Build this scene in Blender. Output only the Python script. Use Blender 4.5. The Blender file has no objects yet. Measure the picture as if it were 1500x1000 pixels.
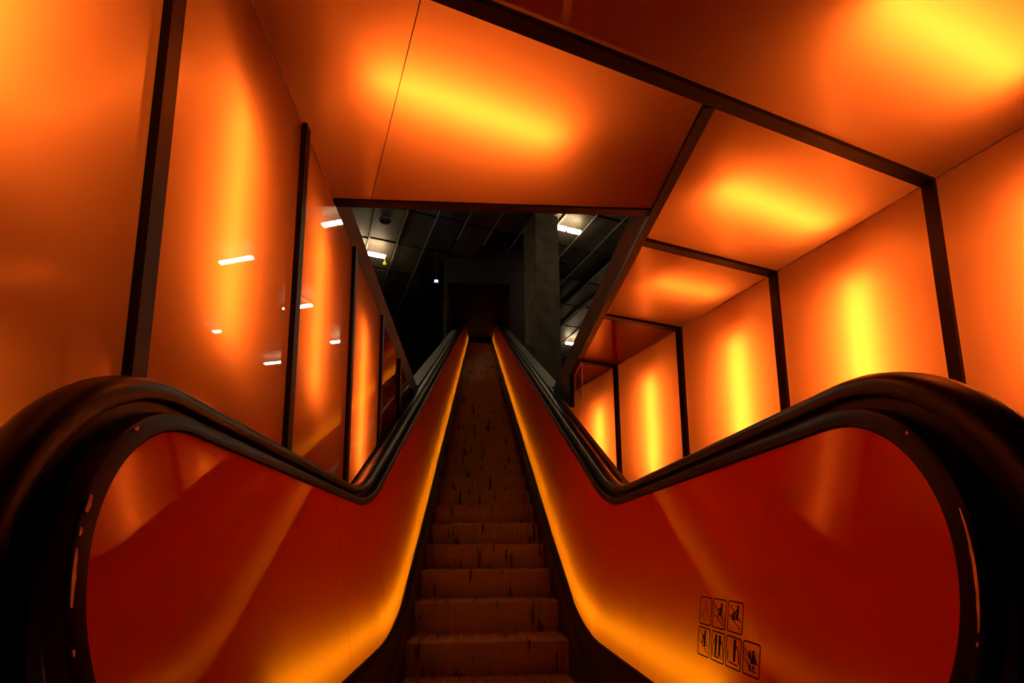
import bpy, bmesh, math, random
from mathutils import Vector, Matrix

random.seed(7)
SC = bpy.context.scene
COL = SC.collection
E = 0.86            # camera height above the lower landing; geometry below is written in eye-level coordinates (z = 0 at the lens)

# ------------------------------------------------------------------ camera
cam_d = bpy.data.cameras.new('camera')
cam = bpy.data.objects.new('camera', cam_d)
COL.objects.link(cam)
F_PX, PY, PITCH, YAW, ROLL = 784.48, 683.71, 0.1619, 0.0626, -0.0084
cam_d.sensor_width = 36.0
cam_d.lens = F_PX / 1500 * 36
cam_d.shift_y = (PY - 500) / 1500
cam_d.clip_start = 0.02
fwd = Vector((math.sin(YAW) * math.cos(PITCH), math.cos(YAW) * math.cos(PITCH), math.sin(PITCH)))
rt = Vector((math.cos(YAW), -math.sin(YAW), 0))
up = rt.cross(fwd)
rt2 = rt * math.cos(ROLL) + up * math.sin(ROLL)
up2 = -rt * math.sin(ROLL) + up * math.cos(ROLL)
cam.matrix_world = Matrix(((rt2.x, up2.x, -fwd.x, 0), (rt2.y, up2.y, -fwd.y, 0), (rt2.z, up2.z, -fwd.z, E), (0, 0, 0, 1)))
SC.camera = cam

# ------------------------------------------------------------------ world, exposure
w = bpy.data.worlds.new('world')
SC.world = w
w.use_nodes = True
w.node_tree.nodes['Background'].inputs[0].default_value = (0.01, 0.008, 0.006, 1)
w.node_tree.nodes['Background'].inputs[1].default_value = 0.0
SC.view_settings.view_transform = 'Standard'
SC.view_settings.look = 'None'
SC.view_settings.exposure = 0.0
SC.view_settings.gamma = 1.0
SC.view_settings.use_curve_mapping = False
TUBE = 89.0        # radiance of the fluorescent tubes behind the orange panels
GLOW = 37.0         # radiance of the light strips inside the balustrades
HALL = 42.0         # radiance of the upper hall's lamps

# ------------------------------------------------------------------ materials
def new_mat(name):
    m = bpy.data.materials.new(name)
    m.use_nodes = True
    nt = m.node_tree
    for n in list(nt.nodes):
        nt.nodes.remove(n)
    out = nt.nodes.new('ShaderNodeOutputMaterial')
    return m, nt, out

def pbr(name, col, rough=0.5, metal=0.0, spec=0.5, noise=0.0, nscale=20.0, bump=0.0, bscale=200.0, stretch=None):
    m, nt, out = new_mat(name)
    b = nt.nodes.new('ShaderNodeBsdfPrincipled')
    b.inputs['Base Color'].default_value = (*col, 1)
    b.inputs['Roughness'].default_value = rough
    b.inputs['Metallic'].default_value = metal
    b.inputs['Specular IOR Level'].default_value = spec
    nt.links.new(b.outputs[0], out.inputs[0])
    tc = nt.nodes.new('ShaderNodeTexCoord')
    src = tc.outputs['Object']
    if stretch:
        mp = nt.nodes.new('ShaderNodeMapping')
        mp.inputs['Scale'].default_value = stretch
        nt.links.new(src, mp.inputs[0])
        src = mp.outputs[0]
    if noise:
        n = nt.nodes.new('ShaderNodeTexNoise')
        n.inputs['Scale'].default_value = nscale
        n.inputs['Detail'].default_value = 5
        nt.links.new(src, n.inputs['Vector'])
        r = nt.nodes.new('ShaderNodeMapRange')
        r.inputs[1].default_value, r.inputs[2].default_value = 0.3, 0.7
        r.inputs[3].default_value, r.inputs[4].default_value = 1 - noise, 1 + noise
        nt.links.new(n.outputs[0], r.inputs[0])
        mx = nt.nodes.new('ShaderNodeVectorMath')
        mx.operation = 'SCALE'
        mx.inputs[0].default_value = col
        nt.links.new(r.outputs[0], mx.inputs['Scale'])
        nt.links.new(mx.outputs[0], b.inputs['Base Color'])
        r2 = nt.nodes.new('ShaderNodeMapRange')
        r2.inputs[3].default_value, r2.inputs[4].default_value = max(0.02, rough - 0.1), rough + 0.1
        nt.links.new(n.outputs[0], r2.inputs[0])
        nt.links.new(r2.outputs[0], b.inputs['Roughness'])
    if bump:
        n = nt.nodes.new('ShaderNodeTexNoise')
        n.inputs['Scale'].default_value = bscale
        nt.links.new(src, n.inputs['Vector'])
        bp = nt.nodes.new('ShaderNodeBump')
        bp.inputs['Strength'].default_value = bump
        bp.inputs['Distance'].default_value = 0.002
        nt.links.new(n.outputs[0], bp.inputs['Height'])
        nt.links.new(bp.outputs[0], b.inputs['Normal'])
    return m

def film(name, trans, diff, mixd=0.3, rough=0.05, f0=0.04, f90=1.0):
    """orange translucent film on glossy glass: light from behind shines through it diffusely, the face mirrors the room"""
    m, nt, out = new_mat(name)
    t = nt.nodes.new('ShaderNodeBsdfTranslucent'); t.inputs[0].default_value = (*trans, 1)
    d = nt.nodes.new('ShaderNodeBsdfDiffuse'); d.inputs[0].default_value = (*diff, 1)
    g = nt.nodes.new('ShaderNodeBsdfGlossy'); g.inputs[0].default_value = (1, 1, 1, 1)
    tc = nt.nodes.new('ShaderNodeTexCoord')
    n = nt.nodes.new('ShaderNodeTexNoise'); n.inputs['Scale'].default_value = 3.0
    nt.links.new(tc.outputs['Object'], n.inputs['Vector'])
    rr = nt.nodes.new('ShaderNodeMapRange')
    rr.inputs[3].default_value, rr.inputs[4].default_value = rough * 0.6, rough * 1.4
    nt.links.new(n.outputs[0], rr.inputs[0]); nt.links.new(rr.outputs[0], g.inputs['Roughness'])
    m1 = nt.nodes.new('ShaderNodeMixShader'); m1.inputs[0].default_value = mixd
    nt.links.new(t.outputs[0], m1.inputs[1]); nt.links.new(d.outputs[0], m1.inputs[2])
    lw = nt.nodes.new('ShaderNodeLayerWeight'); lw.inputs[0].default_value = 0.5
    p = nt.nodes.new('ShaderNodeMath'); p.operation = 'POWER'; p.inputs[1].default_value = 5
    nt.links.new(lw.outputs['Facing'], p.inputs[0])
    ma = nt.nodes.new('ShaderNodeMath'); ma.operation = 'MULTIPLY_ADD'
    ma.inputs[1].default_value = f90 - f0; ma.inputs[2].default_value = f0
    nt.links.new(p.outputs[0], ma.inputs[0])
    m2 = nt.nodes.new('ShaderNodeMixShader')
    nt.links.new(ma.outputs[0], m2.inputs[0])
    nt.links.new(m1.outputs[0], m2.inputs[1]); nt.links.new(g.outputs[0], m2.inputs[2])
    nt.links.new(m2.outputs[0], out.inputs[0])
    return m

def emit(name, col, s):
    m, nt, out = new_mat(name)
    e = nt.nodes.new('ShaderNodeEmission')
    e.inputs[0].default_value = (*col, 1); e.inputs[1].default_value = s
    nt.links.new(e.outputs[0], out.inputs[0])
    return m

def step_mat():
    m, nt, out = new_mat('step_metal')
    b = nt.nodes.new('ShaderNodeBsdfPrincipled')
    b.inputs['Metallic'].default_value = 0.35
    b.inputs['Roughness'].default_value = 0.55
    tc = nt.nodes.new('ShaderNodeTexCoord')
    oi = nt.nodes.new('ShaderNodeObjectInfo')
    ml = nt.nodes.new('ShaderNodeMath'); ml.operation = 'MULTIPLY'; ml.inputs[1].default_value = 57.0
    nt.links.new(oi.outputs['Random'], ml.inputs[0])
    cx = nt.nodes.new('ShaderNodeCombineXYZ')
    nt.links.new(ml.outputs[0], cx.inputs[1])
    mp = nt.nodes.new('ShaderNodeMapping'); mp.inputs['Scale'].default_value = (21, 1.2, 3.5)
    nt.links.new(tc.outputs['Object'], mp.inputs[0]); nt.links.new(cx.outputs[0], mp.inputs['Location'])
    n = nt.nodes.new('ShaderNodeTexNoise'); n.inputs['Scale'].default_value = 1.0; n.inputs['Detail'].default_value = 2
    nt.links.new(mp.outputs[0], n.inputs['Vector'])
    cr = nt.nodes.new('ShaderNodeValToRGB')
    cr.color_ramp.elements[0].position = 0.34; cr.color_ramp.elements[0].color = (0.055, 0.036, 0.028, 1)
    cr.color_ramp.elements[1].position = 0.39; cr.color_ramp.elements[1].color = (0.32, 0.215, 0.17, 1)
    nt.links.new(n.outputs[0], cr.inputs[0])
    nt.links.new(cr.outputs[0], b.inputs['Base Color'])
    nt.links.new(b.outputs[0], out.inputs[0])
    return m

def mesh_tile_mat():
    """grey perforated metal ceiling sheet"""
    m, nt, out = new_mat('perforated_metal')
    b = nt.nodes.new('ShaderNodeBsdfPrincipled')
    b.inputs['Metallic'].default_value = 0.3; b.inputs['Roughness'].default_value = 0.5
    tc = nt.nodes.new('ShaderNodeTexCoord')
    v = nt.nodes.new('ShaderNodeTexVoronoi'); v.inputs['Scale'].default_value = 14.0; v.inputs['Randomness'].default_value = 0.0
    nt.links.new(tc.outputs['Object'], v.inputs['Vector'])
    cr = nt.nodes.new('ShaderNodeValToRGB')
    cr.color_ramp.elements[0].position = 0.25; cr.color_ramp.elements[0].color = (0.05, 0.047, 0.04, 1)
    cr.color_ramp.elements[1].position = 0.4; cr.color_ramp.elements[1].color = (0.17, 0.15, 0.125, 1)
    nt.links.new(v.outputs['Distance'], cr.inputs[0]); nt.links.new(cr.outputs[0], b.inputs['Base Color'])
    nt.links.new(b.outputs[0], out.inputs[0])
    return m

def glass_mat():
    m, nt, out = new_mat('clear_acrylic')
    t = nt.nodes.new('ShaderNodeBsdfTransparent'); t.inputs[0].default_value = (0.8, 0.76, 0.7, 1)
    g = nt.nodes.new('ShaderNodeBsdfGlossy'); g.inputs['Roughness'].default_value = 0.05
    x = nt.nodes.new('ShaderNodeMixShader'); x.inputs[0].default_value = 0.1
    nt.links.new(t.outputs[0], x.inputs[1]); nt.links.new(g.outputs[0], x.inputs[2]); nt.links.new(x.outputs[0], out.inputs[0])
    return m

M = dict(
    film=film('orange_film_glass', (0.90, 0.150, 0.016), (0.70, 0.048, 0.001), 0.28, 0.012),
    film_b=film('balustrade_orange_film', (0.80, 0.25, 0.003), (0.95, 0.068, 0.001), 0.72, 0.03, 0.045, 0.45),
    white=pbr('lightbox_grey_paint', (0.13, 0.125, 0.115), 0.8),
    post=pbr('dark_bronze_metal', (0.018, 0.009, 0.006), 0.45, 0.0, 0.2, 0.25, 6.0),
    trim=pbr('black_lacquered_trim', (0.012, 0.0045, 0.003), 0.36, 0.0, 0.10, 0.3, 9.0),
    chip=pbr('bare_primer_chip', (0.95, 0.55, 0.38), 0.6, 0.0, 0.3, 0.2, 60.0),
    black=pbr('black_infill_metal', (0.010, 0.008, 0.007), 0.5, 0.0, 0.35, 0.2, 8.0),
    rubber=pbr('black_handrail_rubber', (0.007, 0.0045, 0.0035), 0.33, 0.0, 0.2, 0.2, 5.0),
    skirt=pbr('dark_steel_skirt', (0.04, 0.032, 0.027), 0.4, 0.5, 0.5, 0.3, 7.0),
    deck=pbr('grey_steel_deck', (0.12, 0.107, 0.09), 0.5, 0.0, 0.5, 0.2, 6.0),
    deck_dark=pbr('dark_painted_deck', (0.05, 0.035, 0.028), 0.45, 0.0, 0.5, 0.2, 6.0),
    liner=pbr('balustrade_liner', (0.05, 0.045, 0.04), 0.8),
    alu=pbr('aluminium_trim', (0.9, 0.65, 0.45), 0.5, 0.0, 0.5, 0.1, 10.0),
    concrete=pbr('raw_concrete', (0.15, 0.125, 0.10), 0.85, 0.0, 0.3, 0.3, 3.0, 0.3, 40.0),
    hall=pbr('dark_hall_paint', (0.022, 0.019, 0.016), 0.8, 0.0, 0.3, 0.3, 1.5),
    hallfloor=pbr('dark_hall_floor', (0.06, 0.055, 0.05), 0.6, 0.0, 0.3, 0.3, 2.0),
    reveal=pbr('grey_slab_edge', (0.10, 0.095, 0.085), 0.8, 0.0, 0.4, 0.15, 3.0),
    tunnel=pbr('dark_red_tunnel', (0.008, 0.003, 0.002), 0.6, 0.0, 0.4, 0.2, 2.0),
    floor=pbr('dark_stone_floor', (0.05, 0.04, 0.035), 0.5, 0.0, 0.5, 0.3, 4.0),
    step=step_mat(), tile=mesh_tile_mat(), glass=glass_mat(),
    rail=pbr('pale_ceiling_rail', (0.34, 0.30, 0.25), 0.5, 0.2),
    ink=pbr('black_sticker_ink', (0.006, 0.003, 0.002), 0.6, 0.0, 0.15),
    redink=pbr('red_sticker_ink', (0.30, 0.012, 0.006), 0.5),
    yellow=pbr('yellow_plastic', (0.8, 0.6, 0.03), 0.5),
    lamp_hall=emit('hall_lamp_light', (1.0, 0.74, 0.42), HALL),
    blue=emit('blue_indicator_light', (0.45, 0.65, 1.0), 12.0),
)
_tubes = {}
def tube_mat(k):
    k = round(k, 3)
    if k not in _tubes:
        _tubes[k] = emit('fluorescent_tube_light', (1.0, 0.80, 0.50), TUBE * k)
    return _tubes[k]
M['glow_slope'] = emit('slope_strip_light', (1.0, 0.78, 0.40), GLOW * 1.35)
M['glow'] = emit('balustrade_strip_light', (1.0, 0.78, 0.40), GLOW)

# ------------------------------------------------------------------ object helpers
def tag(o, label=None, cat=None, group=None, kind=None):
    if label: o['label'] = label
    if cat: o['category'] = cat
    if group: o['group'] = group
    if kind: o['kind'] = kind
    return o

def root(name, loc, label, cat, group=None):
    o = bpy.data.objects.new(name, None)
    o.empty_display_size = 0.1
    COL.objects.link(o)
    o.location = (loc[0], loc[1], loc[2] + E)
    return tag(o, label, cat, group)

def obj(name, bm, mats, parent=None, smooth=False, recalc=True):
    """bm is in eye-level coordinates; the object hangs under parent (whose rotation is zero)"""
    me = bpy.data.meshes.new(name)
    if recalc:
        bmesh.ops.recalc_face_normals(bm, faces=bm.faces)
    bmesh.ops.translate(bm, verts=bm.verts, vec=(0, 0, E))
    o = bpy.data.objects.new(name, me)
    COL.objects.link(o)
    # origin at the middle of the underside
    xs = [v.co.x for v in bm.verts]; ys = [v.co.y for v in bm.verts]; zs = [v.co.z for v in bm.verts]
    c = Vector(((min(xs) + max(xs)) / 2, (min(ys) + max(ys)) / 2, min(zs)))
    bmesh.ops.translate(bm, verts=bm.verts, vec=-c)
    if smooth:
        for f in bm.faces:
            f.smooth = True
    bm.to_mesh(me); bm.free()
    for m in (mats if isinstance(mats, (list, tuple)) else [mats]):
        me.materials.append(m)
    if smooth:
        try:
            me.set_sharp_from_angle(angle=math.radians(40))
        except Exception:
            pass
    if parent:
        o.parent = parent
        pl = Vector((0, 0, 0)); p = parent
        while p is not None:
            pl += p.location; p = p.parent
        o.location = c - pl
    else:
        o.location = c
    return o

def BM():
    return bmesh.new()

def box(bm, a, b, mat=0):
    x0, y0, z0 = a; x1, y1, z1 = b
    v = [bm.verts.new(p) for p in ((x0, y0, z0), (x1, y0, z0), (x1, y1, z0), (x0, y1, z0), (x0, y0, z1), (x1, y0, z1), (x1, y1, z1), (x0, y1, z1))]
    for f in ((0, 3, 2, 1), (4, 5, 6, 7), (0, 1, 5, 4), (1, 2, 6, 5), (2, 3, 7, 6), (3, 0, 4, 7)):
        bm.faces.new([v[i] for i in f]).material_index = mat

def prism(bm, poly, vec, mat=0, caps=(True, True)):
    """poly: list of 3D points, extruded by vec"""
    vec = Vector(vec)
    a = [bm.verts.new(Vector(p)) for p in poly]
    b = [bm.verts.new(Vector(p) + vec) for p in poly]
    n = len(poly)
    if caps[0]: bm.faces.new(a).material_index = mat
    if caps[1]: bm.faces.new(list(reversed(b))).material_index = mat
    for i in range(n):
        bm.faces.new([a[i], b[i], b[(i + 1) % n], a[(i + 1) % n]]).material_index = mat

def tube(bm, pts, r, n=8, mat=0):
    pts = [Vector(p) for p in pts]
    rings = []
    for i, p in enumerate(pts):
        d = (pts[min(i + 1, len(pts) - 1)] - pts[max(i - 1, 0)]).normalized()
        ref = Vector((0, 0, 1)) if abs(d.z) < 0.9 else Vector((1, 0, 0))
        a = d.cross(ref).normalized(); b = d.cross(a)
        rings.append([bm.verts.new(p + r * (a * math.cos(t) + b * math.sin(t))) for t in [2 * math.pi * k / n for k in range(n)]])
    for q, s in zip(rings, rings[1:]):
        for k in range(n):
            bm.faces.new([q[k], q[(k + 1) % n], s[(k + 1) % n], s[k]]).material_index = mat
    bm.faces.new(rings[0]).material_index = mat; bm.faces.new(list(reversed(rings[-1]))).material_index = mat

def lathe(bm, c, prof, n=24, mat=0):
    """prof: (radius, z) list about the vertical axis through c"""
    rings = [[bm.verts.new((c[0] + r * math.cos(2 * math.pi * k / n), c[1] + r * math.sin(2 * math.pi * k / n), c[2] + z)) for k in range(n)] for r, z in prof]
    for q, s in zip(rings, rings[1:]):
        for k in range(n):
            bm.faces.new([q[k], q[(k + 1) % n], s[(k + 1) % n], s[k]]).material_index = mat
    bm.faces.new(rings[0]).material_index = mat; bm.faces.new(list(reversed(rings[-1]))).material_index = mat

# ------------------------------------------------------------------ dimensions of the place (metres, eye level = 0)
H = 1.75                      # lower ceiling
FL = -0.86                    # lower landing floor
XL = -0.726                   # left wall
XH = 0.88                     # right edge of the opening in the ceiling
YH = 2.454                    # near edge of the opening
X0 = 0.06                     # centre line of the escalator
SL = 0.506                    # slope of the escalator
TOP = 1.95                    # floor of the upper hall
U = Vector((-0.317, 0.948, 0)).normalized()     # along the right wall
V = Vector((0.948, 0.317, 0)).normalized()      # across, from left to right
W0 = Vector((2.17, 2.151, 0))                   # foot of the right wall at its near post
def wall(s, z=0.0): return W0 + U * s + Vector((0, 0, z))
def bar_at(s, x): # where the cross line from wall(s) reaches a given x
    p = wall(s); t = (p.x - x) / V.x
    return Vector((x, p.y - V.y * t, 0))
POST_S = [0.04 + 0.906 * k for k in range(-1, 4)]
S_END = 3.93
POST_Y = [0.22 + 0.893 * k for k in range(0, 6)]

# ------------------------------------------------------------------ lower room shell
bm = BM(); box(bm, (-1.3, -1.6, FL - 0.1), (3.6, 8.0, FL)); tag(obj('floor', bm, M['floor']), kind='structure')
bm = BM(); box(bm, (-1.02, -1.5, FL), (-0.94, 7.0, H + 0.19)); tag(obj('wall_left', bm, M['hall']), kind='structure')
bm = BM(); prism(bm, [wall(-4.3, FL) + V * 0.22, wall(4.5, FL) + V * 0.22, wall(4.5, FL) + V * 0.3, wall(-4.3, FL) + V * 0.3], (0, 0, H + 0.19 - FL))
tag(obj('wall_right', bm, M['hall']), kind='structure')
bm = BM(); box(bm, (-1.02, -1.6, FL), (3.6, -1.5, H + 0.19)); tag(obj('wall_back', bm, M['hall']), kind='structure')

# ------------------------------------------------------------------ backlit panels
def light_panel(poly, n, tubes, label, cat='light panel', group=None, depth=0.18, off=0.108, joint=None, power=1.0):
    """poly: outline of the orange sheet; n: direction into the room; tubes: end points on the sheet's plane"""
    poly = [Vector(p) for p in poly]; n = Vector(n).normalized()
    c = sum(poly, Vector()) / len(poly)
    lo = min(p.z for p in poly)
    r = root('light_panel', (c.x, c.y, lo), label, cat, group)
    bm = BM()                                   # sheet: face towards the room and its 8 mm edge
    prism(bm, poly, -n * 0.008, caps=(True, False))
    obj('diffuser', bm, M['film'], r)
    bm = BM()                                   # light box behind it
    a = [p - n * 0.009 for p in poly]
    prism(bm, a, -n * depth, caps=(False, True))
    obj('housing', bm, M['white'], r)
    for (p, q, k) in tubes:
        p = Vector(p) - n * off; q = Vector(q) - n * off
        bm = BM(); tube(bm, [p, q], 0.013, 8)
        lt = obj('lamp_tube', bm, tube_mat(k * power), r)
        d = (q - p).normalized()
        for e, f in ((p, -d), (q, d)):
            bm = BM(); tube(bm, [e + f * 0.002, e + f * 0.035], 0.017, 8); obj('lamp_holder', bm, M['white'], lt)
    if joint:
        bm = BM(); prism(bm, [Vector(joint[0]) + V * 0.0015, Vector(joint[1]) + V * 0.0015, Vector(joint[1]) - V * 0.0015, Vector(joint[0]) - V * 0.0015], n * 0.002)
        obj('joint', bm, M['post'], r)
    return r

LW = [  # tube: y, z low, z high, power
    (0.667, 0.66, 1.45, 0.66, 'large orange backlit wall panel before the first post at the far left edge'),
    (1.505, 0.62, 1.40, 0.62, 'wide orange backlit left wall panel with a broad yellow glow, between the two nearest posts'),
    (2.325, 0.70, 1.50, 0.55, 'narrower orange backlit left wall panel, second past the nearest post, reflecting ceiling lamps'),
    (3.268, 0.50, 1.45, 0.62, 'narrow orange backlit left wall panel with tall yellow stripe beside the handrail dip'),
    (None, 0, 0, 0, 'unlit dark orange left wall panel behind the tall yellow striped one'),
    (None, 0, 0, 0, 'small triangular dark orange left wall panel where the escalator meets the ceiling'),
]
for k, (y, z0, z1, pw, lab) in enumerate(LW):
    ya = POST_Y[k]; yb = POST_Y[k] + 0.893
    poly = [(XL, ya, FL + 0.002), (XL, yb, FL + 0.002), (XL, yb, H - 0.003), (XL, ya, H - 0.003)]
    tb = [((XL, y, z0), (XL, y, z1), pw)] if y else []
    if k == 0: tb.append(((XL, y, -0.55), (XL, y, 0.25), 0.22))
    light_panel(poly, (1, 0, 0), tb, lab, 'wall panel', 'backlit panels of the left wall')
RW = [
    (-0.40, 0.62, 1.47, 1.0, 'orange backlit wall panel before the nearest right post at the far right edge'),
    (0.455, 0.62, 1.45, 1.15, 'largest full orange backlit right wall panel with bright yellow stripe above the handrail curve'),
    (1.30, 0.62, 1.45, 1.15, 'second orange backlit right wall panel beyond the nearest right post, bright vertical yellow stripe'),
    (2.27, 0.62, 1.47, 1.05, 'third orange backlit right wall panel beyond the nearest right post, tall narrow yellow stripe'),
    (3.10, 0.55, 1.42, 1.05, 'smallest orange backlit right wall panel, next to the clear guard and escalator'),
]
for k, (s, z0, z1, pw, lab) in enumerate(RW):
    sa = POST_S[k]; sb = POST_S[k + 1] if k + 1 < len(POST_S) else S_END
    poly = [wall(sb, FL + 0.002), wall(sa, FL + 0.002), wall(sa, H - 0.003), wall(sb, H - 0.003)]
    light_panel(poly, -V, [(wall(s, z0), wall(s, z1), pw)], lab, 'wall panel', 'backlit panels of the right wall')

def zc(p, z=H): return Vector((p[0], p[1], z))
XB = 0.905
down = (0, 0, -1)
light_panel([zc(bar_at(POST_S[1], XL)), zc(bar_at(POST_S[1], XH)), zc((XH, YH)), zc((XL, YH))], down,
            [((-0.40, 1.745, H), (0.35, 2.02, H), 0.88)],
            'orange backlit ceiling panel with slanting glow directly before the dark opening', 'ceiling panel', 'backlit panels of the ceiling',
            joint=((-0.208 + 0.02, 1.46, H), (-0.535, 2.445, H)))
light_panel([zc(bar_at(POST_S[0], XL)), zc(wall(POST_S[0])), zc(wall(POST_S[1])), zc(bar_at(POST_S[1], XL))], down,
            [((1.28, 1.365, H), (2.03, 1.617, H), 1.0)],
            'large orange backlit ceiling panel overhead in the top right corner of the picture', 'ceiling panel', 'backlit panels of the ceiling')
CL = [(0.40, (1.17, 2.277), (1.90, 2.566), 0.95, 'orange backlit ceiling panel with slanting glow, nearest of those right of the opening'),
      (1.27, (1.15, 3.18), (1.66, 3.36), 0.50, 'orange ceiling panel with a short dim yellow glow, second beside the opening'),
      (None, 0, 0, 0, 'unlit dark orange ceiling panel, third beside the opening, beyond the dimly glowing one'),
      (None, 0, 0, 0, 'small unlit dark red ceiling panel at the far end of the right wall')]
for k, (s, p, q, pw, lab) in enumerate(CL):
    sa = POST_S[k + 1]; sb = POST_S[k + 2] if k + 2 < len(POST_S) else S_END
    light_panel([zc(bar_at(sa, XB)), zc(wall(sa)), zc(wall(sb)), zc(bar_at(sb, XB))], down,
                [(zc(p), zc(q), pw)] if s else [], lab, 'ceiling panel', 'backlit panels of the ceiling')

# ------------------------------------------------------------------ posts and ceiling bars (the room's dark framing)
TN = [0]
def trim(bm, m='post'):
    TN[0] += 1
    return tag(obj('trim_%d' % TN[0], bm, M[m]), kind='structure')
for k, y in enumerate(POST_Y + [POST_Y[-1] + 0.893]):
    bm = BM(); box(bm, (XL + 0.0005, y - 0.024, FL), (XL + 0.022, y + 0.024, H)); trim(bm)
for s in POST_S:
    p = wall(s, FL)
    a, b = p - U * 0.026 - V * 0.0005, p + U * 0.026 - V * 0.0005
    bm = BM(); prism(bm, [a, b, b - V * 0.025, a - V * 0.025], (0, 0, H - FL)); trim(bm)
for k, s in enumerate(POST_S):
    x = XL + 0.001 if k < 2 else XB + 0.02
    a = wall(s, H - 0.022) - V * 0.0255; b = zc(bar_at(s, x), H - 0.022)
    bm = BM(); prism(bm, [a - U * 0.026, a + U * 0.026, b + U * 0.026, b - U * 0.026], (0, 0, 0.0215)); trim(bm)
bm = BM()                                      # beam along the right side of the opening
yb = bar_at(POST_S[1], XB).y + 0.03
box(bm, (XH, yb, H - 0.024), (XH + 0.048, 6.25, H - 0.0005)); trim(bm)
bm = BM(); box(bm, (XL + 0.002, YH, H - 0.012), (XH - 0.001, YH + 0.05, TOP - 0.002)); trim(bm)     # beam across the near end of the opening
for p0, p1, dx in (((XL, -1.5), (XL, YH), 0.006),):
    bm = BM(); box(bm, (p0[0] + 0.0005, p0[1], H - 0.006), (p0[0] + dx, p1[1], H - 0.0005)); trim(bm, 'alu')
for k in range(len(POST_S)):
    sa = POST_S[k] + 0.027; sb = POST_S[k + 1] - 0.027 if k + 1 < len(POST_S) else S_END
    a, b = wall(sa, H - 0.007) - V * 0.0005, wall(sb, H - 0.007) - V * 0.0005
    bm = BM(); prism(bm, [a, b, b - V * 0.006, a - V * 0.006], (0, 0, 0.0065)); trim(bm, 'alu')
# edges of the floor slab round the opening
bm = BM(); box(bm, (XL - 0.05, YH + 0.051, H + 0.001), (XL, 9.5, TOP)); trim(bm, 'reveal')
bm = BM(); box(bm, (XH + 0.001, YH + 0.051, H + 0.001), (XH + 0.022, 9.5, TOP)); trim(bm, 'reveal')
# dark plate closing the wedge between ceiling beam and escalator on the right
bm = BM(); prism(bm, [(XH + 0.004, 4.98, H - 0.025), (XH + 0.004, 4.98, 1.40), (XH + 0.004, 5.70, 1.745 - 0.02)], (0.04, 0, 0)); trim(bm, 'black')

# ------------------------------------------------------------------ the escalator
esc = root('escalator', (X0, 3.0, FL), 'long escalator with grooved dark steps, black handrails and glowing orange balustrades climbing into darkness', 'escalator')
AL = math.atan(SL)
def bend(Y, zl, c, R, ytop=24.2):
    """height of a line that is level at zl, curves with radius R and climbs as SL*Y + c, levelling again at the head"""
    yb = (zl - c) / SL; t = R * math.tan(AL / 2)
    if Y <= yb - t: z = zl
    elif Y < yb + t * math.cos(AL):
        d = Y - (yb - t); z = zl + R - math.sqrt(max(R * R - d * d, 0))
    else: z = SL * Y + c
    return min(z, SL * ytop + c)
NOS_Y, NOS_Z, RISE = 3.3826, -0.5199, 0.2024
C_NOS = NOS_Z - SL * NOS_Y
def ztop(Y): return bend(Y, 0.237, -1.19, 1.3)
def zbot(Y): return bend(Y, -0.432, -2.035, 2.2)
A_BOT, A_TOP = 0.535, 0.625                     # the orange panels lean outwards by eight degrees
def a_at(z): return A_BOT + (A_TOP - A_BOT) * (z + 0.432) / 0.669
def zbead(Y): return bend(Y, FL + 0.10, C_NOS + 0.11, 1.6)
def zdeck(Y): return bend(Y, 0.20, -1.13, 1.2)
YEND = 27.0
CZ, CR = -0.068, 0.305
CYS = {1: 1.00, -1: 1.07}
def frange(a, b, st):
    n = max(1, int(round((b - a) / st)))
    return [a + (b - a) * i / n for i in range(n + 1)]
YS = [1.2] + frange(1.25, 2.2, 0.25) + frange(2.2, 3.4, 0.06)[1:] + frange(3.4, 23.6, 1.0)[1:] + frange(23.6, 24.8, 0.1)[1:] + [YEND]
def make_rim(cy):
    """the edge of the balustrade: from under the newel, round its front, along the top and up the slope"""
    p = []
    for i in range(5):
        p.append((cy + 0.020 - 0.1725 * i / 5, -0.432 + 0.100 * i / 5))
    for i in range(41):
        t = math.radians(240 - 150 * i / 40); p.append((cy + CR * math.cos(t), CZ + CR * math.sin(t)))
    return p
def normals(path):
    out = []
    for i in range(len(path)):
        a = path[max(i - 1, 0)]; b = path[min(i + 1, len(path) - 1)]
        dy, dz = b[0] - a[0], b[1] - a[1]; l = math.hypot(dy, dz)
        out.append((-dz / l, dy / l))
    return out
def sweep(bm, path, prof, side, mat=0, closed=True, caps=True):
    """prof: (a, b) list; a = distance from the escalator's centre line, b = distance outwards from the path"""
    nn = normals(path); rings = []
    for (y, z), (ny, nz) in zip(path, nn):
        rings.append([bm.verts.new((X0 + side * a, y + ny * b, z + nz * b)) for a, b in prof])
    m = len(prof)
    for q, s in zip(rings, rings[1:]):
        for k in range(m if closed else m - 1):
            bm.faces.new([q[k], q[(k + 1) % m], s[(k + 1) % m], s[k]]).material_index = mat
    if caps and closed:
        bm.faces.new(rings[0]).material_index = mat; bm.faces.new(list(reversed(rings[-1]))).material_index = mat

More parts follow.
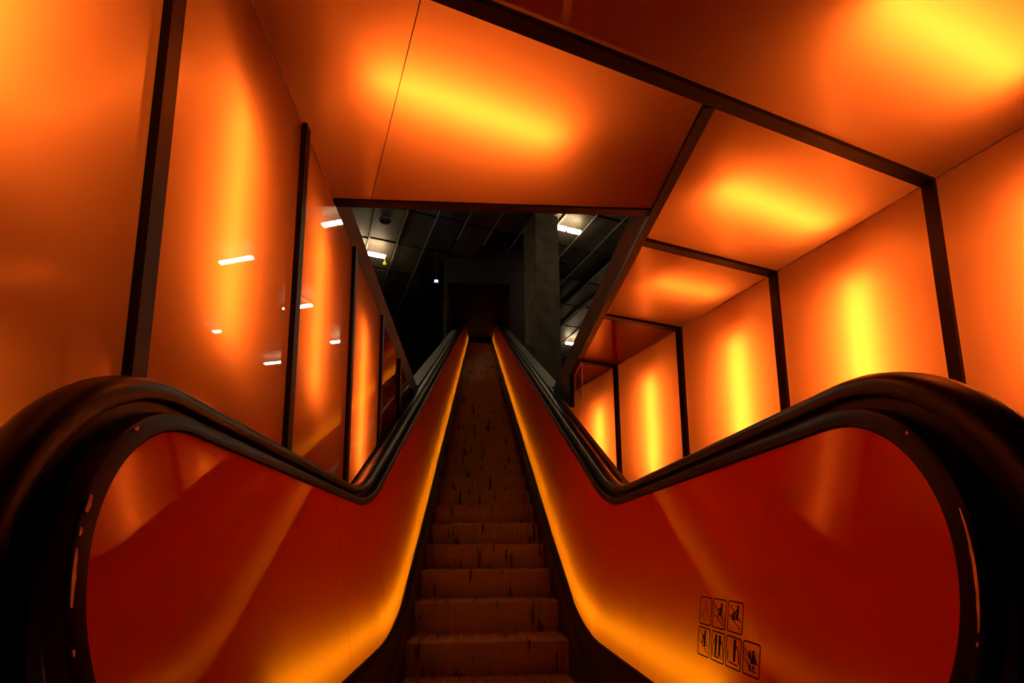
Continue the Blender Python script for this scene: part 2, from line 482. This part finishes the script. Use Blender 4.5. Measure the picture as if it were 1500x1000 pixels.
# --- steps
def step_mesh():
    bm = BM()
    N, Wd = 46, 0.494
    prof = [(0.395, -0.012), (0.395, 0.0), (0.2, 0.0), (0.006, 0.0), (0.0, -0.004), (0.0, -0.03), (0.004, -0.10), (0.012, -0.16), (0.024, -0.215), (0.10, -0.215)]
    xs = []
    p = 2 * Wd / N
    for i in range(N):
        x = -Wd + p * i
        xs += [(x + p * 0.02, 1), (x + p * 0.52, 1), (x + p * 0.60, 0), (x + p * 0.94, 0)]
    xs.append((Wd, 1))
    cols = []
    for x, h in xs:
        c = []
        for j, (y, z) in enumerate(prof):
            d = 0.0 if h else 0.007
            dy = d if 4 <= j <= 8 else 0.0
            dz = -d if 1 <= j <= 3 else 0.0
            if j == 3 and not h: dy = 0.004
            c.append(bm.verts.new((x, y + dy, z + dz)))
        cols.append(c)
    for a, b in zip(cols, cols[1:]):
        for j in range(len(prof) - 1):
            bm.faces.new([a[j], b[j], b[j + 1], a[j + 1]])
    bm.faces.new([v for v in cols[0]]); bm.faces.new([v for v in reversed(cols[-1])])
    bm.faces.new([c for c in [cols[0][0], cols[0][-1], cols[-1][-1], cols[-1][0]]])
    bmesh.ops.recalc_face_normals(bm, faces=bm.faces)
    me = bpy.data.meshes.new('step'); bm.to_mesh(me); bm.free()
    me.materials.append(M['step'])
    return me
sm = step_mesh()
spots = [(NOS_Y - 1.2, FL + 0.0), (NOS_Y - 0.8, FL + 0.025), (NOS_Y - 0.4, NOS_Z - 0.195)]
spots += [(NOS_Y + 0.4 * k, NOS_Z + RISE * k) for k in range(0, 52)]
first = bpy.data.objects.new('step', sm); COL.objects.link(first); first.parent = esc
for i, (y, z) in enumerate(spots):
    o = first if i == 0 else first.copy()
    if i: COL.objects.link(o); o.parent = esc
    o.location = Vector((X0, y, z)) - Vector((X0, 3.0, FL))
# --- comb plates at the two landings
bm = BM(); box(bm, (X0 - 0.5, 0.9, FL + 0.001), (X0 + 0.5, NOS_Y - 1.205, FL + 0.012)); obj('comb_plate', bm, M['skirt'], esc)
zt = NOS_Z + RISE * 51
bm = BM(); box(bm, (X0 - 0.5, NOS_Y + 0.4 * 52 - 0.003, zt - 0.1), (X0 + 0.5, YEND, zt)); obj('comb_plate', bm, M['skirt'], esc)

SEAMS = {1: [2.06, 2.80, 4.0], -1: [2.14, 2.90, 4.1]}
for side in (-1, 1):
    CY = CYS[side]
    NEWEL = make_rim(CY)
    RIM = NEWEL + [(y, ztop(y)) for y in YS]
    # black rubber handrail
    bm = BM()
    prof = [(0.645, 0.070), (0.648, 0.084), (0.657, 0.094), (0.671, 0.099), (0.685, 0.100), (0.699, 0.099), (0.713, 0.094), (0.722, 0.084), (0.725, 0.070),
            (0.723, 0.060), (0.715, 0.055), (0.708, 0.060), (0.707, 0.072), (0.663, 0.072), (0.662, 0.060), (0.655, 0.055), (0.647, 0.060)]
    sweep(bm, RIM, prof, side)
    obj('handrail', bm, M['rubber'], esc, smooth=True)
    bm = BM()                                   # rail that carries it
    sweep(bm, RIM, [(0.665, 0.026), (0.665, 0.0715), (0.705, 0.0715), (0.705, 0.026)], side)
    obj('handrail_guide', bm, M['black'], esc, smooth=True)
    # trim along the edge of the orange panel; on the newel it follows the lean of the panel
    bm = BM()
    nn = normals(RIM); rings = []
    for i, ((y, z), (ny, nz)) in enumerate(zip(RIM, nn)):
        da = a_at(z) - A_TOP if i < 46 else 0.0
        rings.append([bm.verts.new((X0 + side * (a + da), y + ny * b, z + nz * b)) for a, b in ((0.6205, 0.0), (0.6185, 0.003), (0.6215, 0.028), (0.626, 0.033), (0.652, 0.035), (0.652, 0.0))])
    for q, t in zip(rings, rings[1:]):
        for k in range(6): bm.faces.new([q[k], q[(k + 1) % 6], t[(k + 1) % 6], t[k]])
    bm.faces.new(rings[0]); bm.faces.new(list(reversed(rings[-1])))
    obj('panel_trim', bm, M['trim'], esc, smooth=True)
    # hollow body of the balustrade
    bm = BM()
    sweep(bm, RIM, [(0.632, 0.001), (0.632, 0.026), (0.747, 0.026), (0.747, 0.001)], side)
    obj('balustrade_cap', bm, M['black'], esc, smooth=True)
    bm = BM()
    poly = NEWEL + [(y, ztop(y)) for y in YS]
    poly += [(y, zbot(y)) for y in reversed([y for y in YS if y > 1.2])]
    prism(bm, [(X0 + side * 0.748, y, z) for y, z in poly], (side * 0.008, 0, 0))
    obj('outer_cladding', bm, M['liner'], esc)
    # orange panels, one per field between joints
    cuts = SEAMS[side] + [SEAMS[side][-1] + 1.28 * k for k in range(1, 16)]
    edges = [None] + cuts + [YEND]
    sk = lambda y: 0.01 if y < 2.4 else (0.03 if y < 3 else 0.12)
    g = 0.002
    for a, b in zip(edges, edges[1:]):
        bm = BM(); th = side * 0.006
        if a is None:
            top = NEWEL + [(y, ztop(y)) for y in YS if y < b - g] + [(b - g, ztop(b - g))]
            yb1 = b - g + sk(b)
            prism(bm, [(X0 + side * a_at(z), y, z) for y, z in top + [(yb1, zbot(yb1)), (CY + 0.022, -0.432)]], (th, 0, 0), caps=(True, False))
        else:
            yb0 = a + g + sk(a); yb1 = b - g + (sk(b) if b < YEND else 0)
            n = 14; A, B, C, D = [], [], [], []
            for i in range(n + 1):
                yt = a + g + (b - g - a - g) * i / n; yw = yb0 + (yb1 - yb0) * i / n
                A.append(bm.verts.new((X0 + side * A_TOP, yt, ztop(yt)))); B.append(bm.verts.new((X0 + side * A_BOT, yw, zbot(yw))))
                C.append(bm.verts.new((X0 + side * A_TOP + th, yt, ztop(yt)))); D.append(bm.verts.new((X0 + side * A_BOT + th, yw, zbot(yw))))
            for i in range(n):
                bm.faces.new([A[i], A[i + 1], B[i + 1], B[i]]); bm.faces.new([A[i], C[i], C[i + 1], A[i + 1]]); bm.faces.new([B[i], B[i + 1], D[i + 1], D[i]])
            bm.faces.new([A[0], B[0], D[0], C[0]]); bm.faces.new([A[n], C[n], D[n], B[n]])
        obj('balustrade_panel', bm, M['film_b'], esc)
    # strip lights inside, low along the panel: flat ribbons facing it, one for the level newel field, one up the slope
    def ribbon(ys, a, lift, wd, m):
        bm = BM()
        for (p, q) in zip(ys, ys[1:]):
            f = [(p, zbot(p) + lift(p) - wd / 2), (q, zbot(q) + lift(q) - wd / 2), (q, zbot(q) + lift(q) + wd / 2), (p, zbot(p) + lift(p) + wd / 2)]
            bm.faces.new([bm.verts.new((X0 + side * a(yy), yy, zz)) for yy, zz in f])
        bmesh.ops.remove_doubles(bm, verts=bm.verts, dist=1e-5)
        return obj('strip_light', bm, M[m], esc)
    ribbon(frange(1.35, 2.75, 0.10), lambda y: 0.628, lambda y: 0.085, 0.020, 'glow')
    k_ = lambda y: min(1, max(0, (y - 2.76) / 1.2))
    ribbon(frange(2.76, 12.0, 0.10) + frange(12.0, 23.9, 0.3)[1:], lambda y: 0.628 + 0.022 * k_(y), lambda y: 0.085 - 0.01 * k_(y), 0.022, 'glow_slope')
    # ledge under the panel
    path = [(y, zbot(y)) for y in [1.04] + [y for y in YS if y > 1.1]]
    bm = BM(); sweep(bm, path, [(0.532, -0.001), (0.5275, -0.006), (0.5275, -0.045), (0.5315, -0.050), (0.58, -0.050), (0.58, -0.001)], side)
    obj('panel_ledge', bm, M['trim'], esc)
    # black infill between ledge and skirt
    ys2 = [1.0] + [y for y in YS if y > 1.2]
    bm = BM()
    rows = []
    for y in ys2:
        zb = zbead(y); zp = max(zbot(y) - 0.048, zb + 0.002)
        rows.append([bm.verts.new((X0 + side * a, y, z)) for a, z in ((0.524, zb - 0.01), (0.531, zp), (0.595, zp), (0.595, zb - 0.25), (0.524, zb - 0.25))])
    for q, s in zip(rows, rows[1:]):
        for k in range(5): bm.faces.new([q[k], q[(k + 1) % 5], s[(k + 1) % 5], s[k]])
    bm.faces.new(rows[0]); bm.faces.new(list(reversed(rows[-1])))
    obj('inner_deck', bm, M['black'], esc)
    # skirt beside the steps with its rounded top bead
    bm = BM(); rows = []
    for y in ys2:
        zb = zbead(y)
        rows.append([bm.verts.new((X0 + side * a, y, z)) for a, z in ((0.503, zb - 0.34), (0.503, zb - 0.10), (0.506, zb - 0.02), (0.512, zb), (0.522, zb), (0.523, zb - 0.02), (0.523, zb - 0.34))])
    for q, s in zip(rows, rows[1:]):
        for k in range(7): bm.faces.new([q[k], q[(k + 1) % 7], s[(k + 1) % 7], s[k]])
    bm.faces.new(rows[0]); bm.faces.new(list(reversed(rows[-1])))
    obj('skirt', bm, M['skirt'], esc, smooth=True)
    # outer deck: curved strip beside the handrail, and the straight flashing against the wall
    bm = BM(); path = [(y, ztop(y) + 0.004) for y in YS if y > 1.6]
    sweep(bm, path, [(0.757, -0.02), (0.757, 0.014), (0.762, 0.022), (0.7835, 0.022), (0.7835, -0.02)], side)
    obj('outer_deck', bm, M['deck'], esc, smooth=True)
    wx = 0.782
    out_lo = 0.7845 if side < 0 else 0.818
    bm = BM()
    y0, y1 = 2.2, 6.2
    pf = [(y, SL * y - 1.14) for y in (y0, y1)]
    sweep(bm, pf, [(0.784, -0.05), (0.784, 0.0), (out_lo, 0.0), (out_lo, -0.05)], side)
    if side > 0:
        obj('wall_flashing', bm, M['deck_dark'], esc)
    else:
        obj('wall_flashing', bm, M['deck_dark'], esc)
    bm = BM()                                   # wide grey deck and cladding above the hall floor
    pf = [(y, SL * y - 1.14) for y in (6.22, 12.0, 18.0, 23.8)] + [(24.2, SL * 24.2 - 1.14), (YEND, SL * 24.2 - 1.14)]
    sweep(bm, pf, [(0.783, 0.0), (0.93, 0.0), (0.93, -0.9), (0.90, -0.9), (0.90, -0.03), (0.783, -0.03)], side)
    obj('side_deck', bm, M['deck'], esc)

# chips in the paint of the newel trims (bare primer), on the trim's outer edge
def chips(side, spans):
    tr = [c for c in esc.children if c.name.startswith('panel_trim')][0 if side < 0 else 1]
    for a0, a1, wdt in spans:
        bm = BM(); CY = CYS[side]
        n = max(2, int(abs(a1 - a0) / 2.0))
        top, bot = [], []
        for i in range(n + 1):
            a = math.radians(a0 + (a1 - a0) * i / n)
            jw = wdt * 1.5 * (0.35 + 0.65 * math.sin(math.pi * (i + 0.35) / (n + 0.7))) * random.uniform(0.8, 1.2)
            for lst, rr in ((top, CR + 0.0315), (bot, CR + 0.0315 - jw)):
                lst.append((X0 + side * (a_at(CZ + CR * math.sin(a)) - A_TOP + 0.6184), CY + rr * math.cos(a), CZ + rr * math.sin(a)))
        prism(bm, top + list(reversed(bot)), (-side * 0.0008, 0, 0))
        tag(obj('paint_chip', bm, M['chip'], tr), 'bare patch where the black paint is knocked off')
chips(-1, [(152.5, 157, 0.006), (161, 163, 0.004), (166, 179, 0.005), (188, 189.5, 0.003), (199, 200.5, 0.006), (202, 203.5, 0.004), (206, 210, 0.007), (213, 216, 0.006), (124, 126, 0.004)])
chips(1, [(158, 186, 0.0035), (188, 189, 0.002), (131, 132, 0.003)])

# ------------------------------------------------------------------ safety stickers on the right balustrade
class Pic:
    """flat drawing on the inside of the right balustrade: x runs to the viewer's right (towards -y), y up, both 0..1 of the sticker"""
    def __init__(s, yl, yr, zlo, zhi):
        s.bm = BM(); s.yl, s.yr, s.z0, s.z1 = yl, yr, zlo, zhi
        s.asp = (zhi - zlo) / (yl - yr)
    def p(s, x, y):
        z = s.z0 + (s.z1 - s.z0) * y
        return (X0 + a_at(z) - 0.0003, s.yl + (s.yr - s.yl) * x, z)
    def poly(s, pts, mat=0, t=0.0005): prism(s.bm, [s.p(*q) for q in pts], (-t, 0, 0), mat)
    def line(s, a, b, w=0.03, mat=0):
        dx, dy = (b[0] - a[0]), (b[1] - a[1]) * s.asp; l = math.hypot(dx, dy)
        nx, ny = -dy / l * w / 2, dx / l * w / 2 / s.asp
        s.poly([(a[0] + nx, a[1] + ny), (b[0] + nx, b[1] + ny), (b[0] - nx, b[1] - ny), (a[0] - nx, a[1] - ny)], mat)
    def dot(s, c, r, mat=0): s.poly([(c[0] + r * math.cos(t), c[1] + r / s.asp * math.sin(t)) for t in [2 * math.pi * k / 14 for k in range(14)]], mat)
    def frame(s, w=0.045):
        r = 0.07
        pts = []
        for cx, cy, a0 in ((1 - r, 1 - r / s.asp, 0), (r, 1 - r / s.asp, 90), (r, r / s.asp, 180), (1 - r, r / s.asp, 270)):
            for k in range(5):
                a = math.radians(a0 + 22.5 * k); pts.append((cx + r * math.cos(a), cy + r / s.asp * math.sin(a)))
        for a, b in zip(pts, pts[1:] + pts[:1]):
            if math.hypot(a[0] - b[0], a[1] - b[1]) > 1e-6: s.line(a, b, w)
    def stairs(s, x0, y0, x1, y1, n=5):
        for k in range(n):
            xa, xb = x0 + (x1 - x0) * k / n, x0 + (x1 - x0) * (k + 1) / n
            ya, yb = y0 + (y1 - y0) * k / n, y0 + (y1 - y0) * (k + 1) / n
            s.line((xa, ya), (xb, ya), 0.028); s.line((xb, ya), (xb, yb), 0.022)
def sticker(ya, yb, za, zb, draw, label):
    k = Pic(ya, yb, zb, za)
    k.frame(); draw(k)
    o = obj('safety_sticker', k.bm, [M['ink'], M['redink']])
    return tag(o, label, 'sticker', 'safety stickers on the right balustrade')
def person(k, x, y, h, w=0.16, lean=0.0, mat=0):
    k.dot((x + lean * 1.1, y + h * 0.90), w * 0.48, mat)
    k.poly([(x - w / 2 + lean, y + h * 0.78), (x + w / 2 + lean, y + h * 0.78), (x + w * 0.38, y + h * 0.42), (x - w * 0.38, y + h * 0.42)], mat)
    k.line((x - w * 0.2, y + h * 0.42), (x - w * 0.22, y), w * 0.36, mat); k.line((x + w * 0.2, y + h * 0.42), (x + w * 0.22, y), w * 0.36, mat)
def d1(k):
    for (a, b) in (((0.15, 0.17), (0.85, 0.17)), ((0.85, 0.17), (0.5, 0.85)), ((0.5, 0.85), (0.15, 0.17)), ((0.3, 0.25), (0.7, 0.25)), ((0.7, 0.25), (0.5, 0.65)), ((0.5, 0.65), (0.3, 0.25))):
        k.line(a, b, 0.025, 1)
def d2(k):
    k.line((0.12, 0.78), (0.88, 0.28), 0.035); k.stairs(0.12, 0.40, 0.85, 0.08)
    k.dot((0.66, 0.80), 0.07)
    k.poly([(0.55, 0.73), (0.72, 0.73), (0.70, 0.55), (0.56, 0.55)]); k.line((0.58, 0.69), (0.38, 0.60), 0.06)
    k.line((0.62, 0.56), (0.66, 0.42), 0.09); k.line((0.60, 0.56), (0.46, 0.46), 0.09); k.line((0.46, 0.46), (0.42, 0.37), 0.07)
def d3(k):
    k.line((0.12, 0.86), (0.9, 0.36), 0.03); k.stairs(0.1, 0.50, 0.88, 0.08)
    k.dot((0.66, 0.83), 0.06); k.poly([(0.60, 0.77), (0.72, 0.77), (0.70, 0.58), (0.60, 0.58)])
    k.line((0.61, 0.73), (0.45, 0.64), 0.05)
    for q in ((0.32, 0.62, 0.44, 0.38), (0.40, 0.64, 0.52, 0.40), (0.55, 0.60, 0.62, 0.42), (0.66, 0.58, 0.68, 0.40), (0.25, 0.55, 0.35, 0.40)):
        k.line(q[:2], q[2:], 0.055)
def d4(k):
    k.line((0.12, 0.90), (0.86, 0.36), 0.035); k.stairs(0.1, 0.52, 0.85, 0.08)
    k.dot((0.58, 0.86), 0.065); k.poly([(0.50, 0.80), (0.64, 0.80), (0.66, 0.48), (0.52, 0.48)])
    k.line((0.52, 0.76), (0.34, 0.66), 0.06); k.line((0.56, 0.48), (0.56, 0.34), 0.05); k.line((0.62, 0.48), (0.62, 0.32), 0.05)
    k.dot((0.42, 0.62), 0.05); k.line((0.42, 0.58), (0.42, 0.44), 0.09)
def d5(k):
    person(k, 0.34, 0.20, 0.70, 0.18); person(k, 0.64, 0.20, 0.70, 0.18)
    k.line((0.24, 0.74), (0.12, 0.55), 0.05); k.line((0.74, 0.74), (0.88, 0.55), 0.05)
    k.line((0.10, 0.52), (0.10, 0.14), 0.04); k.line((0.90, 0.52), (0.90, 0.14), 0.04)
    k.line((0.22, 0.15), (0.66, 0.15), 0.05); k.line((0.62, 0.40), (0.82, 0.12), 0.03, 1)
def d6(k):
    person(k, 0.58, 0.22, 0.70, 0.19); k.line((0.68, 0.74), (0.86, 0.55), 0.05)
    k.line((0.13, 0.52), (0.13, 0.20), 0.05); k.line((0.87, 0.55), (0.87, 0.16), 0.06)
    k.poly([(0.22, 0.14), (0.80, 0.11), (0.80, 0.16), (0.22, 0.19)])
def d7(k):
    k.line((0.08, 0.78), (0.42, 0.50), 0.035); k.stairs(0.08, 0.42, 0.5, 0.20, 3)
    k.dot((0.62, 0.72), 0.065); k.poly([(0.56, 0.66), (0.70, 0.66), (0.80, 0.38), (0.46, 0.36)])
    k.dot((0.40, 0.70), 0.05); k.poly([(0.34, 0.65), (0.46, 0.65), (0.48, 0.50), (0.34, 0.50)])
    k.dot((0.42, 0.27), 0.06); k.dot((0.64, 0.27), 0.06); k.line((0.36, 0.17), (0.80, 0.15), 0.04)
    k.line((0.34, 0.60), (0.44, 0.44), 0.03, 1); k.line((0.44, 0.44), (0.56, 0.72), 0.025, 1); k.line((0.78, 0.52), (0.90, 0.38), 0.03)
sticker(1.5391, 1.4645, -0.1225, -0.1953, d1, 'outlined sticker with a faint red warning triangle, upper row of the balustrade signs')
sticker(1.4531, 1.3779, -0.1216, -0.1943, d2, 'outlined sticker with a figure stepping on stairs, middle of the upper row of three')
sticker(1.3653, 1.2889, -0.1205, -0.1935, d3, 'outlined sticker with a worn, smudged figure on stairs, end of the upper row')
sticker(1.5383, 1.4643, -0.2050, -0.2777, d4, 'outlined sticker of an adult and child on stairs holding the rail, lower row')
sticker(1.4505, 1.3768, -0.2050, -0.2777, d5, 'outlined sticker of two people standing side by side, lower row of the balustrade signs')
sticker(1.3657, 1.2890, -0.2050, -0.2770, d6, 'outlined sticker of one person standing alone holding a handrail, lower row')
sticker(1.2773, 1.2025, -0.2040, -0.2764, d7, 'outlined sticker of a person with a wheeled pushchair, end of the lower row')

# ------------------------------------------------------------------ clear wedge guard between ceiling and handrail
bm = BM()
gp = [(0.936, 4.62, H - 0.026), (0.936, 4.93, H - 0.026), (0.936, 4.97, 1.60), (0.936, 4.66, 1.36)]
prism(bm, gp, (0.006, 0, 0))
g = root('deflector_guard', (0.94, 4.8, 1.36), 'clear plastic wedge guard hanging from the ceiling beam beside the right handrail', 'guard')
obj('plate', bm, M['glass'], g)
bm = BM()
for a, b in zip(gp, gp[1:] + gp[:1]):
    tube(bm, [(a[0] + 0.003, a[1], a[2]), (b[0] + 0.003, b[1], b[2])], 0.0035, 6)
obj('edge', bm, M['alu'], g)

# ------------------------------------------------------------------ upper hall
HH = 9.3
def hp(u, v, z=HH):
    """a point under the hall ceiling; u runs along the right wall's direction, v across"""
    p = U * u + V * v
    return Vector((p.x, p.y, z))
bm = BM()                                       # floor slab with the opening left free
for a, b in (((-14, -3, TOP), (XL - 0.05, 34, TOP + 0.02)), ((XH + 0.0225, -3, TOP), (20, 34, TOP + 0.02)), ((XL - 0.05, -3, TOP), (XH + 0.0225, YH + 0.05, TOP + 0.02)), ((XL - 0.05, 9.5, TOP), (XH + 0.0225, 34, TOP + 0.02))):
    box(bm, a, b)
tag(obj('floor_upper', bm, M['hallfloor']), kind='structure')
bm = BM(); box(bm, (-14, -3, HH + 0.35), (20, 34, HH + 0.5)); tag(obj('ceiling_upper', bm, M['hall']), kind='structure')
for nm, a, b in (('wall_upper_left', (-14.2, -3, TOP), (-14, 34, HH + 0.5)), ('wall_upper_right', (20, -3, TOP), (20.2, 34, HH + 0.5)),
                 ('wall_upper_far', (-14, 34, TOP), (20, 34.2, HH + 0.5)), ('wall_upper_near', (-14, -3.2, TOP), (20, -3, HH + 0.5))):
    bm = BM(); box(bm, a, b); tag(obj(nm, bm, M['hall']), kind='structure')
# suspended grid: perforated sheets between rails
GV, GU = 0.82, 1.70
gu = [13.41 + GU * k for k in range(-7, 10)]
gv = [2.415 + GV * k for k in range(-13, 22)]
bm = BM()
for i in range(len(gu) - 1):
    for j in range(len(gv) - 1):
        cx = hp((gu[i] + gu[i + 1]) / 2, (gv[j] + gv[j + 1]) / 2)
        if -1.6 < cx.x < 1.9 and cx.y > 15.0: continue
        if not (-13 < cx.x < 19 and -2 < cx.y < 33): continue
        z = HH + random.choice((0.0, 0.0, 0.03, 0.06))
        g1 = 0.03
        pts = [hp(gu[i] + g1, gv[j] + g1, z), hp(gu[i + 1] - g1 * 2.5, gv[j] + g1, z), hp(gu[i + 1] - g1 * 2.5, gv[j + 1] - g1, z), hp(gu[i] + g1, gv[j + 1] - g1, z)]
        prism(bm, pts, (0, 0, 0.012))
tag(obj('ceiling_upper_sheets', bm, M['tile']), kind='structure')
bm = BM()
for v in gv:
    segs = [(gu[0], gu[-1])]
    if -2.0 < v * 0 + (U * 16 + V * v).x < 2.6: segs = [(gu[0], 14.2)]
    for a, b in segs:
        p = [hp(a, v - 0.018, HH - 0.045), hp(b, v - 0.018, HH - 0.045), hp(b, v + 0.018, HH - 0.045), hp(a, v + 0.018, HH - 0.045)]
        prism(bm, p, (0, 0, 0.03))
tag(obj('trim_40', bm, M['rail']), kind='structure')
# lamps
def hall_lamp(u, v, ln, lab):
    """slim two-part fluorescent lamp hung a little below the sheets, shining down and up"""
    ln *= 0.85; u *= 0.978; v *= 0.978; zl = HH - 0.22
    c = hp(u, v, zl)
    r = root('hall_lamp', c, lab, 'ceiling lamp', 'fluorescent lamps of the upper hall')
    bm = BM()
    a = [hp(u - 0.03, v - ln / 2 - 0.04, zl + 0.061), hp(u + 0.03, v - ln / 2 - 0.04, zl + 0.061), hp(u + 0.03, v + ln / 2 + 0.04, zl + 0.061), hp(u - 0.03, v + ln / 2 + 0.04, zl + 0.061)]
    prism(bm, a, (0, 0, 0.03))
    obj('lamp_body', bm, M['rail'], r)
    for k in (-1, 1):
        bm = BM(); tube(bm, [hp(u, v + k * ln * 0.3, zl + 0.09), hp(u, v + k * ln * 0.3, HH + 0.349)], 0.008, 6); obj('hanger', bm, M['rail'], r)
        bm = BM()
        va, vb = sorted((v + k * 0.035, v + k * ln / 2))
        a = [hp(u - 0.065, va, zl), hp(u + 0.065, va, zl), hp(u + 0.065, vb, zl), hp(u - 0.065, vb, zl)]
        prism(bm, a, (0, 0, 0.06))
        obj('lamp_diffuser', bm, M['lamp_hall'], r)
hall_lamp(12.60, 6.90, 1.0, 'bright white ceiling lamp partly hidden by the concrete pillar')
hall_lamp(15.97, 1.64, 1.3, 'bright white ceiling lamp beside the slab edge on the left of the opening')
hall_lamp(20.15, 11.45, 1.4, 'small bright ceiling lamp low behind the pillar, seen just above the clear guard')
for u, v, lab in ((13.45, 11.08, 'hall lamp mirrored as a bright dash in the glow of the wide left panel'),
                  (16.80, 11.30, 'white hall lamp mirrored as a bright dash just past the second left post'),
                  (17.8, 16.4, 'white hall lamp mirrored as a tiny dash low in the wide left panel'),
                  (21.6, 16.1, 'hall lamp mirrored low in the wide left panel, near its far post')):
    hall_lamp(u, v, 1.4, lab)
for u, v in ((12.57, 1.6), (9.2, 6.73)):
    hall_lamp(u, v, 1.4, 'white ceiling lamp of the dark hall, out of sight above the lower ceiling')
# round loudspeakers in the ceiling
for (x, y, lab) in ((-2.643, 13.915, 'round dark ceiling loudspeaker at the upper left of the opening'), (2.664, 15.876, 'round dark ceiling loudspeaker right of the pillar'),
                    (-2.361, 18.065, 'round dark ceiling loudspeaker in the gloom, left of the far portal'), (0.915, 15.0, 'round dark ceiling loudspeaker in the gloom, just left of the pillar')):
    r = root('ceiling_speaker', (x, y, HH - 0.05), lab, 'loudspeaker', 'round loudspeakers in the hall ceiling')
    bm = BM(); lathe(bm, (x, y, HH), [(0.17, -0.002), (0.17, -0.03), (0.155, -0.05), (0.13, -0.05), (0.125, -0.02), (0.12, -0.002)], 28); obj('rim', bm, M['black'], r, smooth=True)
    bm = BM(); lathe(bm, (x, y, HH), [(0.119, -0.004), (0.119, -0.012), (0.06, -0.02), (0.05, -0.035), (0.01, -0.04)], 24); obj('cone', bm, M['skirt'], r, smooth=True)
# yellow detector
dx, dy = -3.0, 16.0
bm = BM(); lathe(bm, (dx, dy, HH), [(0.025, -0.0), (0.025, -0.09), (0.06, -0.10), (0.06, -0.15), (0.035, -0.18)], 16)
tag(obj('smoke_detector', bm, M['yellow'], smooth=True), 'small yellow detector hanging from the hall ceiling under the lamp on the left', 'detector')
# small blue light by the portal
bd = Vector((-0.0855, 1.0, 0.5385)) * 15.2
r = root('indicator_lamp', bd, 'tiny blue-white lamp left of the dark portal at the head of the escalator', 'lamp')
bm = BM(); box(bm, (bd.x - 0.045, bd.y - 0.02, bd.z - 0.02), (bd.x + 0.045, bd.y + 0.02, bd.z + 0.02)); obj('lamp_face', bm, M['blue'], r)
bm = BM(); box(bm, (bd.x - 0.09, bd.y + 0.021, bd.z - 0.06), (bd.x + 0.09, bd.y + 0.06, bd.z + 0.06)); tube(bm, [(bd.x, bd.y + 0.04, bd.z + 0.06), (bd.x, bd.y + 0.04, HH + 0.349)], 0.012, 6); obj('lamp_housing', bm, M['black'], r)
# pillar, turned like the rest of the hall
c = Vector((1.53, 13.3, TOP + 0.02))
bm = BM(); prism(bm, [c, c + V * 0.69, c + V * 0.69 + U * 0.8, c + U * 0.8], (0, 0, HH - TOP - 0.03))
tag(obj('pillar', bm, M['concrete']), kind='structure')
# portal wall and the sloping tunnel beyond
YP = 15.8
bm = BM()
PT = 8.46
box(bm, (-1.12, YP, TOP + 0.02), (-1.0, YP + 0.12, HH + 0.34)); box(bm, (0.98, YP, TOP + 0.02), (1.75, YP + 0.12, HH + 0.34)); box(bm, (-1.0, YP, PT), (0.98, YP + 0.12, HH + 0.34))
tag(obj('wall_portal', bm, M['hall']), kind='structure')
bm = BM()
c0 = PT - SL * YP
pf = [(y, SL * y + c0) for y in (YP + 0.121, 24.2)] + [(YEND, SL * 24.2 + c0)]
for xa, xb in ((-1.1, -1.0), (0.98, 1.08)):
    poly = [(xa, y, z) for y, z in pf] + [(xa, y, z - 3.6) for y, z in reversed(pf)]
    prism(bm, poly, (xb - xa, 0, 0))
poly = [(-1.1, y, z) for y, z in pf] + [(-1.1, y, z + 0.1) for y, z in reversed(pf)]
prism(bm, poly, (2.18, 0, 0))
box(bm, (-1.1, YEND, 8.0), (1.08, YEND + 0.1, SL * 24.2 + c0 + 0.1))
tag(obj('wall_tunnel', bm, M['tunnel']), kind='structure')
